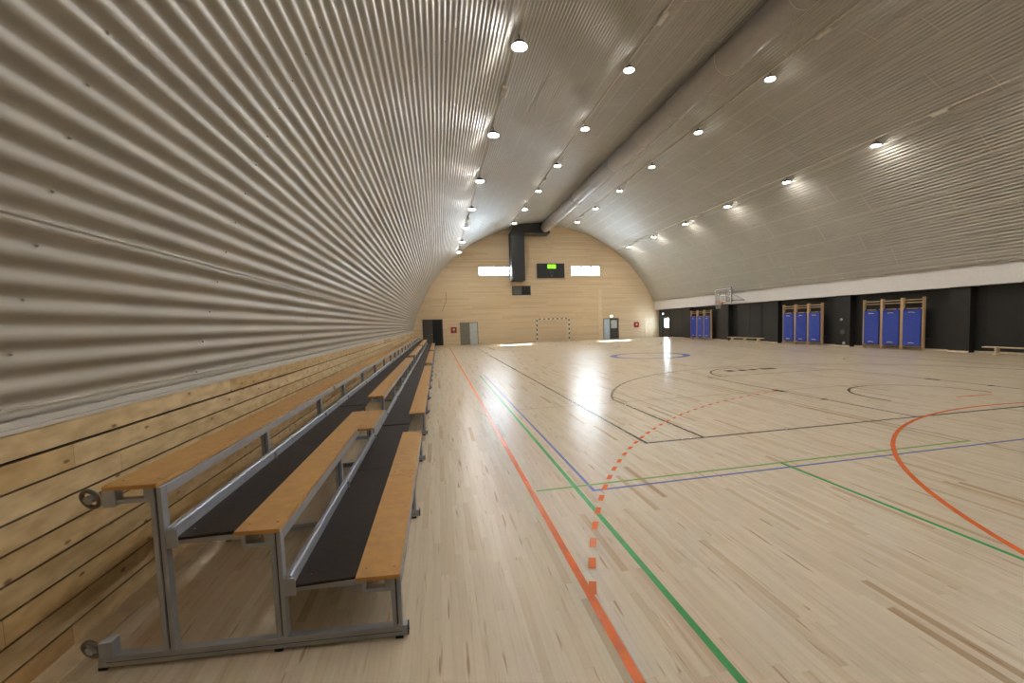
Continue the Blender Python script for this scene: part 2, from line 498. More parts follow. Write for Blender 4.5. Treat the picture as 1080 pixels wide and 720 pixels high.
# ------------------------------------------------------------------ walls
def wall_grid(mb, x0, x1, z0, z1, holes, y0, y1, mat, axis='y'):
    xs = sorted(set([x0, x1] + [h[0] for h in holes] + [h[1] for h in holes]))
    zs = sorted(set([z0, z1] + [h[2] for h in holes] + [h[3] for h in holes]))
    for i in range(len(xs)-1):
        for j in range(len(zs)-1):
            cx, cz = (xs[i]+xs[i+1])/2, (zs[j]+zs[j+1])/2
            if any(h[0] < cx < h[1] and h[2] < cz < h[3] for h in holes): continue
            if axis == 'y': mb.box(xs[i], xs[i+1], y0, y1, zs[j], zs[j+1], mat)
            else: mb.box(y0, y1, xs[i], xs[i+1], zs[j], zs[j+1], mat)

WIN = [(3.70, 6.42, 6.00, 6.80), (12.15, 14.98, 5.94, 6.82)]
GRL = (6.62, 8.33, 4.24, 5.08)
D1 = (-1.26, 0.44, 0.0, 2.28); D2 = (1.90, 3.47, 0.0, 1.95); D3 = (15.2, 16.75, 0.0, 1.95)
w = MB()
wall_grid(w, -2.5, 21.5, 0.0, 10.75, WIN + [GRL, D1, D2, D3], YF, YF+0.10, 'endwall')
struct(w, 'wall_back')
# wall behind the photographer
w = MB(); w.box(-2.5, 21.5, YB-0.25, YB, 0, 10.8, 'endwall'); struct(w, 'wall_front')

# left wall: nine spruce boards with open joints on a dark backing, metal flashing above
w = MB()
w.box(XL-0.30, XL-0.045, YB, YF, 0, 1.245, 'void')
top = 1.2465
for i in range(9):
    z1 = top - i*0.1385; z0 = max(0.022, z1 - (0.1385-0.011 if i else 0.1385-0.015))
    w.box(XL-0.03, XL, YB, YF, z0, z1, 'boards')
w.box(XL-0.30, XL+0.006, YB, YF, 1.2465, 1.266, 'flashing')
w.box(XL-0.14, XL-0.02, YB, YF, 1.266, 1.30, 'flashing')
struct(w, 'wall_left')
w = MB(); w.prism([(XL-0.03, 0.0), (XL+0.10, 0.0), (XL+0.10, 0.012), (XL+0.02, 0.035), (XL-0.03, 0.035)], 1, YB, YF, 'pale_wood')
struct(w, 'baseboard_left')

# right wall: black, recessed between pilasters; white beam above
DR = (38.05, 39.35, 0.0, 2.0)
w = MB()
PIL = [(34.0, 34.9), (28.9, 29.8), (24.0, 24.8), (18.95, 19.8), (13.6, 14.35), (8.6, 9.4), (3.5, 4.3), (-1.5, -0.7)]
wall_grid(w, YB-0.2, YF, 0.0, 2.66, [DR], XR, XR+0.10, 'black_wall', axis='x')
for a, b_ in PIL: w.box(20.64, XR, a, b_, 0.0, 2.66, 'black_wall')
yy = YB
while yy < YF-0.3:                       # narrow cover strips of the panels
    if not (DR[0]-0.1 < yy < DR[1]+0.1): w.box(XR-0.012, XR, yy, yy+0.02, 0.06, 2.6, 'black_wall')
    yy += 1.25
struct(w, 'wall_right')
w = MB(); w.box(20.45, XR+0.3, YB-0.2, YF, 2.65, 3.50, 'white'); w.box(20.38, XR+0.5, YB-0.2, YF, 3.50, 3.56, 'white')
struct(w, 'trim_1', label='white horizontal beam above the black wall')
w = MB(); prev = YB
for a, b_ in sorted(PIL):
    w.box(XR-0.02, XR, prev, a, 0, 0.07, 'pale_wood')
    w.box(20.62, 20.64, a, b_, 0, 0.07, 'pale_wood')
    prev = b_
w.box(XR-0.02, XR, prev, DR[0]-0.08, 0, 0.07, 'pale_wood')
struct(w, 'baseboard_right')
# pale vertical strip and pale panel in the end wall
w = MB(); w.box(14.72, 15.10, YF-0.03, YF, 0.0, 4.67, 'pale_wood'); struct(w, 'trim_2', label='pale vertical strip beside the right doorway')
w = MB(); w.box(19.45, 20.25, YF-0.03, YF, 0.0, 1.85, 'pale_wood'); w.box(19.83, 19.85, YF-0.035, YF-0.03, 0.0, 1.85, 'endwall')
struct(w, 'trim_3', label='pale flush wooden panel in the right corner of the end wall')

# windows
def window(n, h, bar):
    x0, x1, z0, z1 = h
    f = MB(); t = 0.06
    f.box(x0, x1, YF+0.02, YF+0.08, z0, z0+t, 'frame_grey'); f.box(x0, x1, YF+0.02, YF+0.08, z1-t, z1, 'frame_grey')
    f.box(x0, x0+t, YF+0.02, YF+0.08, z0, z1, 'frame_grey'); f.box(x1-t, x1, YF+0.02, YF+0.08, z0, z1, 'frame_grey')
    for q in (0.36, 0.7): 
        xm = x0+(x1-x0)*q
        f.box(xm-0.02, xm+0.02, YF+0.03, YF+0.07, z0, z1, 'frame_grey')
    o = struct(f, 'window_%d' % n)
    g = MB(); g.box(x0+t, x1-t, YF+0.045, YF+0.052, z0+t, z1-t, 'glass'); g.build('window_pane', o)
    if bar:
        g = MB(); g.box(x0+t, x1-t, YF+0.0, YF+0.02, (z0+z1)/2-0.05, (z0+z1)/2+0.05, 'frame_grey')
        g.build('window_rail', o)
window(1, WIN[0], True); window(2, WIN[1], False)
# internal gallery window under the black duct: one grey sash, one black opening
x0, x1, z0, z1 = GRL
f = MB(); t = 0.05
for q in ((x0, x1, z0, z0+t), (x0, x1, z1-t, z1), (x0, x0+t, z0, z1), (x1-t, x1, z0, z1)): f.box(q[0], q[1], YF+0.0, YF+0.1, q[2], q[3], 'black_duct')
f.box(x0, x1, YF+0.12, YF+0.15, z0, z1, 'void')
o = struct(f, 'window_3')
g = MB(); g.box(x0+t, x0+0.88, YF+0.05, YF+0.07, z0+t, z1-t, 'pane_grey'); g.build('window_sash', o)

# doors
def handle(mb, x, y, z, s=1):
    mb.tube([(x, y, z), (x, y-0.05, z), (x+0.11*s, y-0.055, z)], 0.011, 'steel')
def door(n, h, lm, rm, fm, split=0.5, glass=None):
    x0, x1, z0, z1 = h
    f = MB(); t = 0.06
    f.box(x0, x0+t, YF-0.02, YF+0.12, 0, z1, fm); f.box(x1-t, x1, YF-0.02, YF+0.12, 0, z1, fm)
    f.box(x0, x1, YF-0.02, YF+0.12, z1-t, z1, fm)
    f.box(x0, x1, YF+0.14, YF+0.18, 0, z1, 'void')
    o = struct(f, 'door_%d' % n)
    xm = x0 + (x1-x0)*split
    l = MB(); l.box(x0+t, xm-0.004, YF+0.02, YF+0.07, 0.01, z1-t, lm); handle(l, xm-0.08, YF+0.02, 1.02, -1); l.build('door_leaf', o)
    if rm:
        l = MB()
        if glass:
            g0, g1, g2, g3 = glass
            wall_grid(l, xm+0.004, x1-t, 0.01, z1-t, [glass], YF+0.02, YF+0.07, rm)
        else: l.box(xm+0.004, x1-t, YF+0.02, YF+0.07, 0.01, z1-t, rm)
        handle(l, xm+0.08, YF+0.02, 1.02, 1)
        q = l.build('door_leaf', o)
        if glass:
            g = MB(); g.box(g0, g1, YF+0.04, YF+0.05, g2, g3, 'light_door'); g.build('door_pane', q)
door(1, D1, 'charcoal_door', None, 'black_duct')
door(2, D2, 'grey_door', 'light_door', 'grey_door', 0.54)
door(3, D3, 'blue_lit_door', 'charcoal_door', 'charcoal_door', 0.42, glass=(15.98, 16.58, 1.0, 1.76))
# door in the black side wall
f = MB(); y0, y1, z0, z1 = DR; t = 0.06
f.box(XR-0.02, XR+0.14, y0, y0+t, 0, z1, 'black_duct'); f.box(XR-0.02, XR+0.14, y1-t, y1, 0, z1, 'black_duct'); f.box(XR-0.02, XR+0.14, y0, y1, z1-t, z1, 'black_duct')
o = struct(f, 'door_4')
l = MB(); HG = (38.2, 39.0, 0.95, 1.78)
wall_grid(l, y0+t, y1-t, 0.01, z1-t, [HG], XR+0.02, XR+0.07, 'charcoal_door', axis='x')
l.tube([(XR+0.02, 38.18, 0.9), (XR-0.03, 38.18, 0.9), (XR-0.035, 38.3, 0.9)], 0.011, 'steel')
q = l.build('door_leaf', o)
g = MB(); g.box(XR+0.04, XR+0.05, HG[0], HG[1], HG[2], HG[3], 'glass'); g.build('door_pane', q)
f = MB(); f.box(XR-0.03, XR, 39.42, 39.98, 0.07, 2.1, 'teal_dark'); struct(f, 'trim_4', label='dark teal panel beside the door of the black wall')

# ------------------------------------------------------------------ bleachers
STEP = [dict(post=-1.42, sl=-1.655, sr=-1.41, sz=0.955, fz=0.655, fl=-1.39, fr=-1.00),
        dict(post=-0.875, sl=-1.07, sr=-0.85, sz=0.675, fz=0.345, fl=-0.82, fr=-0.44),
        dict(post=-0.285, sl=-0.49, sr=-0.26, sz=0.370, fz=None, fl=None, fr=None)]
def make_unit(y0, ys, ye, y_top0, y_top1, label, skew=0.0, step_board=False, last=False):
    """ys: frames along the unit, seats 2 and 3 run y0..ye, top seat and footboards y_top0..y_top1"""
    root = thing('bleacher', label, 'bleachers', (-0.9, y0, 0), 'aluminium bleachers along the left wall')
    ox, oy = -0.9, y0
    def sk(x, y, near):                 # the foremost frame stands a little askew
        return y + (skew*(-0.27-x) if near else 0.0)
    def B(mb, x0, x1, ya, yb, z0, z1, mat, near=False):
        ya0, ya1 = sk(x0, ya, near), sk(x1, ya, near)
        vs = []
        yb0 = yb + (ya0-ya if yb-ya < 0.5 else 0); yb1 = yb + (ya1-ya if yb-ya < 0.5 else 0)
        for x, a_, b2 in ((x0, ya0, yb0), (x1, ya1, yb1)):
            for y in (a_, b2):
                for z in (z0, z1): vs.append((x-ox, y-oy, z))
        mb.add(vs, [(0, 1, 3, 2), (4, 6, 7, 5), (0, 4, 5, 1), (2, 3, 7, 6), (0, 2, 6, 4), (1, 5, 7, 3)], mat)
    for i, yf in enumerate(ys):
        near = (i == 0)
        full = True
        rail = MB()
        B(rail, -1.755, -0.235, yf, yf+0.05, 0.018, 0.075, 'alu', near)
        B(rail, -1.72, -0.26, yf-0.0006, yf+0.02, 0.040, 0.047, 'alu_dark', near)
        B(rail, -0.235, -0.228, yf, yf+0.05, 0.018, 0.075, 'rubber', near)
        for xx in (-1.74, -0.9, -0.28): B(rail, xx-0.02, xx+0.02, yf+0.002, yf+0.048, 0, 0.018, 'rubber', near)
        rail.build('base_rail', root, 0.003)
        for st in STEP:
            p = st['post']; zt = st['sz'] - 0.022
            pm = MB(); h_ = 0.026
            ybase = sk(p, yf, near)
            poly = [(p-h_, ybase), (p-0.005, ybase), (p-0.005, ybase+0.012), (p+0.005, ybase+0.012), (p+0.005, ybase), (p+h_, ybase), (p+h_, ybase+0.05), (p-h_, ybase+0.05)]
            poly = [(a_-ox, b2-oy) for a_, b2 in poly]
            pm.prism(poly, 2, 0.075, zt, 'alu')
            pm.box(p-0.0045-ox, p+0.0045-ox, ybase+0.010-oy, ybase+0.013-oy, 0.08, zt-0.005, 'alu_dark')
            pm.build('post', root, 0.002)
            am = MB()                   # bracket carrying the seat board
            a0 = st['sl'] + 0.03
            B(am, a0, p-h_, yf+0.004, yf+0.046, zt-0.072, zt-0.050, 'alu', near)
            B(am, a0, a0+0.02, yf+0.004, yf+0.046, zt-0.050, zt, 'alu', near)
            B(am, p-h_-0.03, p-h_, yf+0.004, yf+0.046, zt-0.050, zt, 'alu', near)
            am.build('seat_bracket', root, 0.002)
            if st['fz'] is not None:
                gm = MB()
                B(gm, p+h_, p+h_+0.055, yf+0.004, yf+0.012, st['fz']-0.045, st['fz']+0.05, 'alu', near)
                B(gm, p+h_, st['fr']+0.03, yf+0.05, yf+0.075, st['fz']-0.045, st['fz']-0.016, 'alu', near)
                gm.build('footboard_bracket', root, 0.002)
    def boards(name, x0, x1, ya, yb, z0, z1, mat, step, bolts=None, skw=False, bev=0.003):
        n = max(1, round((yb-ya)/step)); L = (yb-ya)/n
        for i in range(n):
            mb = MB(); a_, b2 = ya+i*L+(0.001 if i else 0), ya+(i+1)*L-0.001
            B(mb, x0, x1, a_, b2, z0, z1, mat, skw and i == 0)
            if bolts:
                for by in (a_+0.09, b2-0.09):
                    for bx in bolts:
                        yb_ = by + (skew*(-0.27-bx) if skw and i == 0 and by < a_+0.2 else 0)
                        mb.tube([(bx-ox, yb_-oy, z1), (bx-ox, yb_-oy, z1+0.003)], 0.006, 'steel', n=8)
            mb.build(name, root, bev)
    for j, st in enumerate(STEP):
        a_, b2 = (y_top0, y_top1) if j == 0 else (y0-0.006, ye)
        z1 = st['sz']
        boards('seat_board', st['sl'], st['sr'], a_, b2, z1-0.022, z1, 'seat_ply', 1.7, (st['sl']+0.045, st['sr']-0.035), skew > 0)
        rm = MB()
        xr = st['post']+0.026
        ra = a_+0.055 + (skew*(-0.27-xr) if skew else 0)
        B(rm, xr-0.020, xr+0.002, ra, b2-0.02, z1-0.075, z1-0.023, 'alu')
        rm.build('seat_rail', root, 0.002)
        if st['fz'] is not None:
            a2, b3 = y_top0+0.03, y_top1
            sh = (skew*(-0.27-st['fl']) if skew else 0)
            boards('footboard', st['post']+0.062, st['fr'], a2+sh, b3, st['fz']-0.015, st['fz'], 'black_ply', 1.75, (st['fl']+0.075,), False)
            n = max(1, round((b3-a2)/1.75))
            ra = a2+sh-0.01
            for i in range(n):
                L = (b3-ra)/n; q0, q1 = ra+i*L+0.003, ra+(i+1)*L-0.003
                fm_ = MB()
                xa = st['post']+0.028
                poly = [(xa-ox, st['fz']-0.03), (xa+0.034-ox, st['fz']-0.03), (xa+0.034-ox, st['fz']+0.056), (xa+0.026-ox, st['fz']+0.064), (xa-ox, st['fz']+0.064)]
                fm_.prism(poly, 1, q0-oy, q1-oy, 'alu')
                fm_.build('footboard_rail', root, 0.003)
    if step_board:
        mb = MB(); B(mb, -0.845, -0.70, 4.85, ye, 0.653, 0.675, 'seat_ply'); mb.build('aisle_board', root, 0.003)
        mb = MB(); B(mb, -0.70, -0.68, 4.85, ye, 0.62, 0.672, 'alu'); mb.build('aisle_rail', root, 0.002)
    if skew:                            # wheels for moving the unit, at its back
        yw = sk(-1.66, ys[0], True) + 0.02
        for zc, xw in ((0.905, -1.70), (0.13, -1.76)):
            c = MB()
            c.box(-1.655-ox if zc > .5 else -1.735-ox, -1.60-ox if zc > .5 else -1.675-ox, yw-0.03-oy, yw+0.03-oy, zc-0.055, zc+0.028, 'alu')
            c.torus((xw-ox-0.01, yw-oy, zc), (0.35, 1, 0.25), 0.052, 0.009, 'steel', n=20, a0=0.2, a1=2.4)
            co_ = c.build('caster', root, 0.002)
            c = MB(); c.torus((xw-ox-0.02, yw-oy, zc-0.012), (0.35, 1, 0.25), 0.046, 0.011, 'wheel', n=24)
            c.tube([(xw-ox-0.02-0.005, yw-oy-0.015, zc-0.015), (xw-ox-0.02+0.005, yw-oy+0.015, zc-0.009)], 0.022, 'alu', n=12)
            c.build('wheel', co_)
    return root
make_unit(2.47, [2.47, 4.05, 5.78], 5.90, 2.464, 6.48, 'nearest three-row bleacher with orange plywood seats and transport wheels', skew=0.11, step_board=True)
make_unit(7.15, [7.18, 8.95, 10.7, 12.5, 14.2, 15.62], 15.75, 6.49, 16.30, 'second bleacher, behind the nearest one past the first narrow aisle')
make_unit(16.95, [16.98, 18.8, 20.6, 22.4, 24.1], 24.9, 16.31, 25.5, 'third bleacher, between the second and the one at the dark doorway')
make_unit(26.2, [26.25, 28.2, 30.1, 32.0, 34.0, 36.0], 36.6, 25.51, 36.7, 'farthest bleacher, ending in front of the dark doorway of the end wall')

# ------------------------------------------------------------------ lamps on the vault
ROWS = [('far left', -8.25, 1.88, -0.6), ('left of the duct', -3.14, 6.42, 0), ('right of the duct', 2.25, 11.75, 0), ('far right', 7.37, 16.5, 0.2)]
YL = [14.08 + 4.47*i for i in range(-3, 6)]
lamp0 = thing('ceiling_lamp', 'x', 'lamp', (0, 0, 0), 'round white lamps in rows on the vault')
b1 = MB(); b1.tube([(0, 0, 0.235), (0, 0, 0.10)], 0.012, 'dark_body', n=8); b1.build('bracket', lamp0)
b1 = MB(); b1.tube([(0, 0, 0.12), (0, 0, 0.10), (0, 0, 0.045), (0, 0, 0.0)], [0.06, 0.10, 0.135, 0.165], 'dark_body', n=24); b1.build('housing', lamp0)
b1 = MB(); b1.add([(0.155*math.cos(2*math.pi*i/12), 0.155*math.sin(2*math.pi*i/12), -0.012) for i in range(12)], [list(range(12))[::-1]], 'lamp'); b1.build('lens', lamp0)
ordn = ['nearest', 'second', 'third', 'fourth', 'fifth', 'farthest', 'farthest']
first = True
for rname, s, xl, dyr in ROWS:
    x, z = arc(s, R-0.05)
    z = (z-0.27)
    vis = 0
    for i, y in enumerate(YL):
        lab = None
        seen = y > 13 or (xl < 3 and y > 9)
        if xl > 15 and not seen: y -= 0.7
        o = lamp0 if first else copy_tree(lamp0)
        first = False
        o.location = (x, y, z)
        rowtxt = {'far left': 'leftmost row', 'left of the duct': 'row left of the duct', 'right of the duct': 'row right of the duct', 'far right': 'rightmost row'}[rname]
        if seen:
            tot = len([q for q in YL if q > 13 or (xl < 3 and q > 9)])
            od = ['nearest', 'second nearest', 'third nearest', 'fourth nearest', 'fifth nearest', 'sixth nearest', 'farthest'][vis] if vis < tot-1 else 'farthest'
            o['label'] = 'round lit lamp on the vault, %s of the %s' % (od, rowtxt)
            vis += 1
        else:  # unseen lamps added out of frame to brighten the near floor
            o['label'] = 'added round lit lamp overhead, continuing the %s' % rowtxt
            o['group'] = 'added lamps overhead out of the picture, %s' % rowtxt
# cable trays and linear emergency lights
for n_, (rname, s, xl, _) in enumerate(ROWS):
    x, z = arc(s, R-0.062)
    c = MB(); c.box(x-0.017, x+0.017, YB, YF-0.05, z-0.012, z+0.03, 'conduit')
    tag(c.build('cable_tray'), 'thin cream cable tray carrying the %s' % {'far left': 'leftmost lamp row', 'left of the duct': 'lamp row left of the duct', 'right of the duct': 'lamp row right of the duct', 'far right': 'rightmost lamp row'}[rname], 'cable tray', 'cable trays on the vault')
    for q, y in enumerate((11.85, 26.0, 35.2)):
        root = thing('emergency_light', 'small beige box light under the %s cable tray, %s one' % ({'far left': 'leftmost', 'left of the duct': 'second from left', 'right of the duct': 'third from left', 'far right': 'rightmost'}[rname], ['nearest', 'middle', 'farthest'][q]), 'emergency light', (x, y, z-0.02), 'box lights under the cable trays')
        c = MB(); c.box(-0.08, 0.08, -0.26, 0.26, -0.085, -0.02, 'conduit'); c.build('housing', root, 0.01)
        c = MB(); c.box(-0.055, 0.055, -0.23, 0.23, -0.10, -0.085, 'white'); c.build('diffuser', root, 0.004)
        c = MB(); c.box(-0.012, 0.012, -0.02, 0.02, -0.02, 0.006, 'dark_body'); c.build('clip', root)

# ------------------------------------------------------------------ round duct along the crown
DXc, DZc, DRr = 9.50, 9.98, 0.43
root = thing('round_air_duct', 'long silver grey round air duct running along the crown of the vault', 'duct', (DXc, 20, DZc))
segs = [(YB+0.02, 7.5), (7.5, 19.6), (19.6, 29.5), (29.5, 38.6)]
for a, b_ in segs:
    c = MB(); c.tube([(0, a-20+0.01, 0), (0, b_-20, 0)], DRr if a < 19 else DRr*0.97, 'duct', n=40, caps=True); c.build('duct_section', root)
for y in (7.5, 19.6, 29.5):
    c = MB(); c.tube([(0, y-20-0.06, 0), (0, y-20+0.06, 0)], DRr+0.012, 'duct', n=40); c.build('joint_collar', root)
y = 1.0
while y < 38:
    c = MB(); c.torus((0, y-20, 0), (0, 1, 0), DRr+0.008, 0.008, 'conduit', n=32, k=6)
    c.box(-0.008, 0.008, y-20-0.012, y-20+0.012, DRr, DRr+0.10, 'conduit')
    c.build('hanger', root); y += 3.1
c = MB(); c.tube([(0.30, YB-20+0.1, -0.345), (0.30, 18.4, -0.345)], 0.014, 'conduit', n=6); c.build('edge_strip', root)  # thin pale line along the duct's lower right edge
# black rectangular duct down the end wall
root = thing('rectangular_air_duct', 'black rectangular air duct bending down the wooden end wall', 'duct', (7.1, 39.6, 5.4))
c = MB()
ox, oy, oz = 7.1, 39.6, 5.4
poly = [(6.46, 5.42), (7.62, 5.42), (7.66, 9.50), (9.95, 9.50), (9.95, 10.42), (7.3, 10.30), (6.75, 10.05), (6.46, 9.55)]
c.prism([(a-ox, b_-oz) for a, b_ in poly], 1, 38.75-oy, 39.97-oy, 'black_duct'); c.build('duct_body', root, 0.02)
for zz in (6.6, 7.9, 9.2):
    c = MB(); c.box(6.44-ox, 7.67-ox, 38.73-oy, 39.97-oy, zz-oz, zz+0.04-oz, 'black_duct'); c.build('flange', root)

# ------------------------------------------------------------------ scoreboard
root = thing('scoreboard', 'black electronic scoreboard with green digits high on the wooden wall', 'scoreboard', (10.22, 39.9, 5.75))
c = MB(); c.box(-1.27, 1.27, -0.05, 0.095, 0, 1.29, 'screen'); c.build('cabinet', root, 0.01)
SEG = {'a': (0, 1, 1, 1), 'g': (0, .5, 1, .5), 'd': (0, 0, 1, 0), 'f': (0, .5, 0, 1), 'b': (1, .5, 1, 1), 'e': (0, 0, 0, .5), 'c': (1, 0, 1, .5)}
def digit(x, z, wd, h, segs, name, mat, t=0.035):
    c = MB()
    for q in segs:
        x0, z0, x1, z1 = SEG[q]
        ax, az, bx, bz = x+x0*wd, z+z0*h, x+x1*wd, z+z1*h
        c.box(min(ax, bx)-t/2, max(ax, bx)+t/2, -0.062, -0.05, min(az, bz)-t/2, max(az, bz)+t/2, mat)
    c.build(name, root)
for i, dx in enumerate((-0.27, -0.09, 0.13, 0.31)):
    digit(dx, 0.88, 0.11, 0.27, 'abcdef', 'clock_digit', 'digit', 0.05)
c = MB(); c.box(0.065, 0.095, -0.062, -0.05, 0.94, 0.97, 'digit'); c.box(0.065, 0.095, -0.062, -0.05, 1.05, 1.08, 'digit'); c.build('clock_colon', root)
digit(-0.03, 0.46, 0.09, 0.15, 'abcdef', 'period_digit', 'grey_mark', 0.03)
digit(0.11, 0.46, 0.09, 0.15, 'bc', 'period_digit', 'grey_mark', 0.03)
digit(-0.40, 0.13, 0.07, 0.12, 'bc', 'foul_digit', 'grey_mark', 0.02)
digit(0.02, 0.13, 0.12, 0.14, 'abcdef', 'foul_digit', 'grey_mark', 0.03)

# ------------------------------------------------------------------ handball goal
gx0, gx1, gy, gd = 8.55, 11.60, 39.05, 0.80
root = thing('handball_goal', 'handball goal with black and white striped posts before the end wall', 'goal', ((gx0+gx1)/2, gy, 0))
ox, oy = (gx0+gx1)/2, gy
def striped(a, b_, name):
    a, b_ = Vector(a), Vector(b_); L = (b_-a).length; n = int(round(L/0.2)); c = MB()
    for i in range(n):
        p, q = a+(b_-a)*i/n, a+(b_-a)*(i+1)/n
        lo = [min(p[j], q[j]) for j in range(3)]; hi = [max(p[j], q[j]) for j in range(3)]
        for j in range(3):
            if hi[j]-lo[j] < 1e-6: lo[j] -= 0.04; hi[j] += 0.04
        c.box(lo[0], hi[0], lo[1], hi[1], lo[2], hi[2], 'fitting_white' if i % 2 == 0 else 'black_duct')
    c.build(name, root)
hw = (gx1-gx0)/2
striped((-hw+0.04, 0, 0), (-hw+0.04, 0, 2.0), 'goalpost'); striped((hw-0.04, 0, 0), (hw-0.04, 0, 2.0), 'goalpost')
striped((-hw, 0, 2.04), (hw, 0, 2.04), 'crossbar')
for sx in (-hw+0.04, hw-0.04):
    c = MB(); c.tube([(sx, 0.05, 2.03), (sx, 0.35, 2.0), (sx, gd-0.05, 0.5), (sx, gd, 0.03), (sx, 0.05, 0.03)], 0.018, 'fitting_white'); c.build('side_support', root)
c = MB(); c.tube([(-hw+0.04, gd, 0.03), (hw-0.04, gd, 0.03)], 0.018, 'fitting_white'); c.build('ground_bar', root)
c = MB()
for i in range(16):
    x = -hw+0.06+(2*hw-0.12)*i/15
    c.tube([(x, 0.05, 2.0), (x, 0.38, 1.9), (x, gd-0.08, 0.5), (x, gd-0.02, 0.05)], 0.0025, 'net', n=4)
for y, z in ((0.25, 1.95), (0.40, 1.8), (0.5, 1.45), (0.59, 1.1), (0.67, 0.75), (0.73, 0.4), (0.77, 0.12)):
    c.tube([(-hw+0.06, y, z), (hw-0.06, y, z)], 0.0025, 'net', n=4)
c.build('net', root)

# ------------------------------------------------------------------ fittings on the end wall
def hose_cabinet(x, z, label):
    root = thing('hose_cabinet', label, 'hose cabinet', (x, YF, z), 'red hose cabinets on the end wall')
    c = MB(); c.box(-0.25, 0.25, -0.06, 0, -0.25, 0.25, 'red'); c.build('cabinet_body', root, 0.01)
    c = MB(); c.box(-0.10, 0.10, -0.066, -0.06, -0.02, 0.09, 'fitting_white'); c.box(-0.03, 0.03, -0.066, -0.06, -0.10, 0.13, 'fitting_white'); c.build('hose_symbol', root)
    c = MB(); c.box(0.18, 0.21, -0.075, -0.06, -0.06, 0.06, 'dark_body'); c.build('latch', root)
hose_cabinet(1.37, 1.32, 'small red hose cabinet between the dark doorway and the grey double door')
hose_cabinet(18.55, 1.27, 'small red hose cabinet right of the glazed door on the end wall')
def exit_lamp(x, y, z, label, ax='y'):
    root = thing('exit_light', label, 'exit light', (x, y, z), 'lit emergency lights over the doors')
    c = MB()
    if ax == 'y': c.box(-0.13, 0.13, -0.05, 0, -0.09, 0.09, 'fitting_white')
    else: c.box(-0.05, 0, -0.13, 0.13, -0.09, 0.09, 'fitting_white')
    c.build('housing', root, 0.01)
    c = MB()
    if ax == 'y': c.box(-0.11, 0.11, -0.06, -0.05, -0.07, 0.07, 'exit')
    else: c.box(-0.06, -0.05, -0.11, 0.11, -0.07, 0.07, 'exit')
    c.build('lens', root)
exit_lamp(16.0, YF, 2.13, 'small lit emergency light above the glazed door of the end wall')
exit_lamp(XR, 39.15, 2.22, 'small lit emergency light above the door of the black wall', 'x')
c = MB(); c.tube([(0.83, YF-0.02, 4.6), (0.85, YF-0.03, 4.2), (0.78, YF-0.03, 3.7), (0.60, YF-0.03, 3.3), (0.42, YF-0.02, 2.95)], 0.016, 'dark_body', n=6)
tag(c.build('loose_cable'), 'thin dark cable curving down the end wall above the dark doorway', 'cable')

# ------------------------------------------------------------------ wall bars with blue mats
def wallbars(y, label):
    W = 0.95
    root = thing('wall_bars', label, 'wall bars', (20.62, y, 0), 'beech wall bars on the black wall')
    for yy in (0.03, W-0.03):
        c = MB(); c.box(-0.07, 0.07, yy-0.028, yy+0.028, 0.0, 2.34, 'beech'); c.build('upright', root, 0.006)
    for zz in (2.24, 2.12, 1.85, 0.14):
        c = MB(); c.tube([(-0.03 if zz < 2 or zz > 2.2 else 0.01, 0.03, zz), (-0.03 if zz < 2 or zz > 2.2 else 0.01, W-0.03, zz)], 0.022, 'beech', n=10); c.build('rung', root)
    for zz in (2.28, 0.5):
        for yy in (0.03, W-0.03):
            c = MB(); c.box(0.06, 0.33, yy-0.015, yy+0.015, zz-0.02, zz+0.02, 'dark_body'); c.build('wall_bracket', root)
    return root
def mat_(y, label, group):
    root = thing('gym_mat', label, 'gym mat', (20.56, y+0.475, 0.2), group)
    c = MB()
    n = 12; prof = []
    c.box(-0.05, 0.01, -0.385, 0.385, 0.0, 1.60, 'blue_mat'); c.build('mat_body', root, 0.015)
    for zz in (0.11, 1.47):
        c = MB(); c.tube([(-0.048, -0.13, zz), (-0.075, -0.09, zz+0.012), (-0.08, 0, zz+0.02), (-0.075, 0.09, zz+0.012), (-0.048, 0.13, zz)], 0.016, 'fitting_white', n=6); c.build('handle', root)
    for sy in (-0.3, 0.3):
        c = MB(); c.box(-0.055, 0.04, sy-0.02, sy+0.02, 1.585, 1.68, 'blue_mat'); c.build('hanging_loop', root)
for gname, ys0 in (('nearest', 15.30), ('middle', 20.62), ('farthest', 30.95)):
    for i, wh in enumerate(('right', 'centre', 'left')):
        y = ys0 + 0.955*i
        wallbars(y, 'wooden wall bars holding a blue mat, %s unit of the %s bank' % (wh, gname))
        mat_(y, 'blue gym mat hung on wooden wall bars, %s one in the %s bank' % (wh, gname), 'blue mats hung on the wall bars')

# ------------------------------------------------------------------ low benches
def bench(y0, y1, x, label):
    root = thing('gym_bench', label, 'bench', (x, (y0+y1)/2, 0), 'low wooden benches at the black wall')
    h_ = (y1-y0)/2
    c = MB(); c.box(-0.13, 0.13, -h_, h_, 0.26, 0.30, 'pale_wood'); c.build('bench_top', root, 0.008)
    c = MB(); c.box(-0.02, 0.02, -h_+0.1, h_-0.1, 0.06, 0.12, 'pale_wood'); c.build('stretcher', root, 0.004)
    for yy in (-h_+0.42, 0, h_-0.42):
        c = MB(); c.prism([(-0.17, 0), (0.17, 0), (0.17, 0.03), (0.10, 0.06), (0.09, 0.26), (-0.09, 0.26), (-0.10, 0.06), (-0.17, 0.03)], 1, yy-0.035, yy+0.035, 'pale_wood'); c.build('leg', root, 0.004)
bench(24.95, 28.45, 20.35, 'low wooden bench under the basketball hoop at the black wall')
bench(9.3, 12.9, 20.35, 'low wooden bench at the right edge, beside the nearest pilaster')

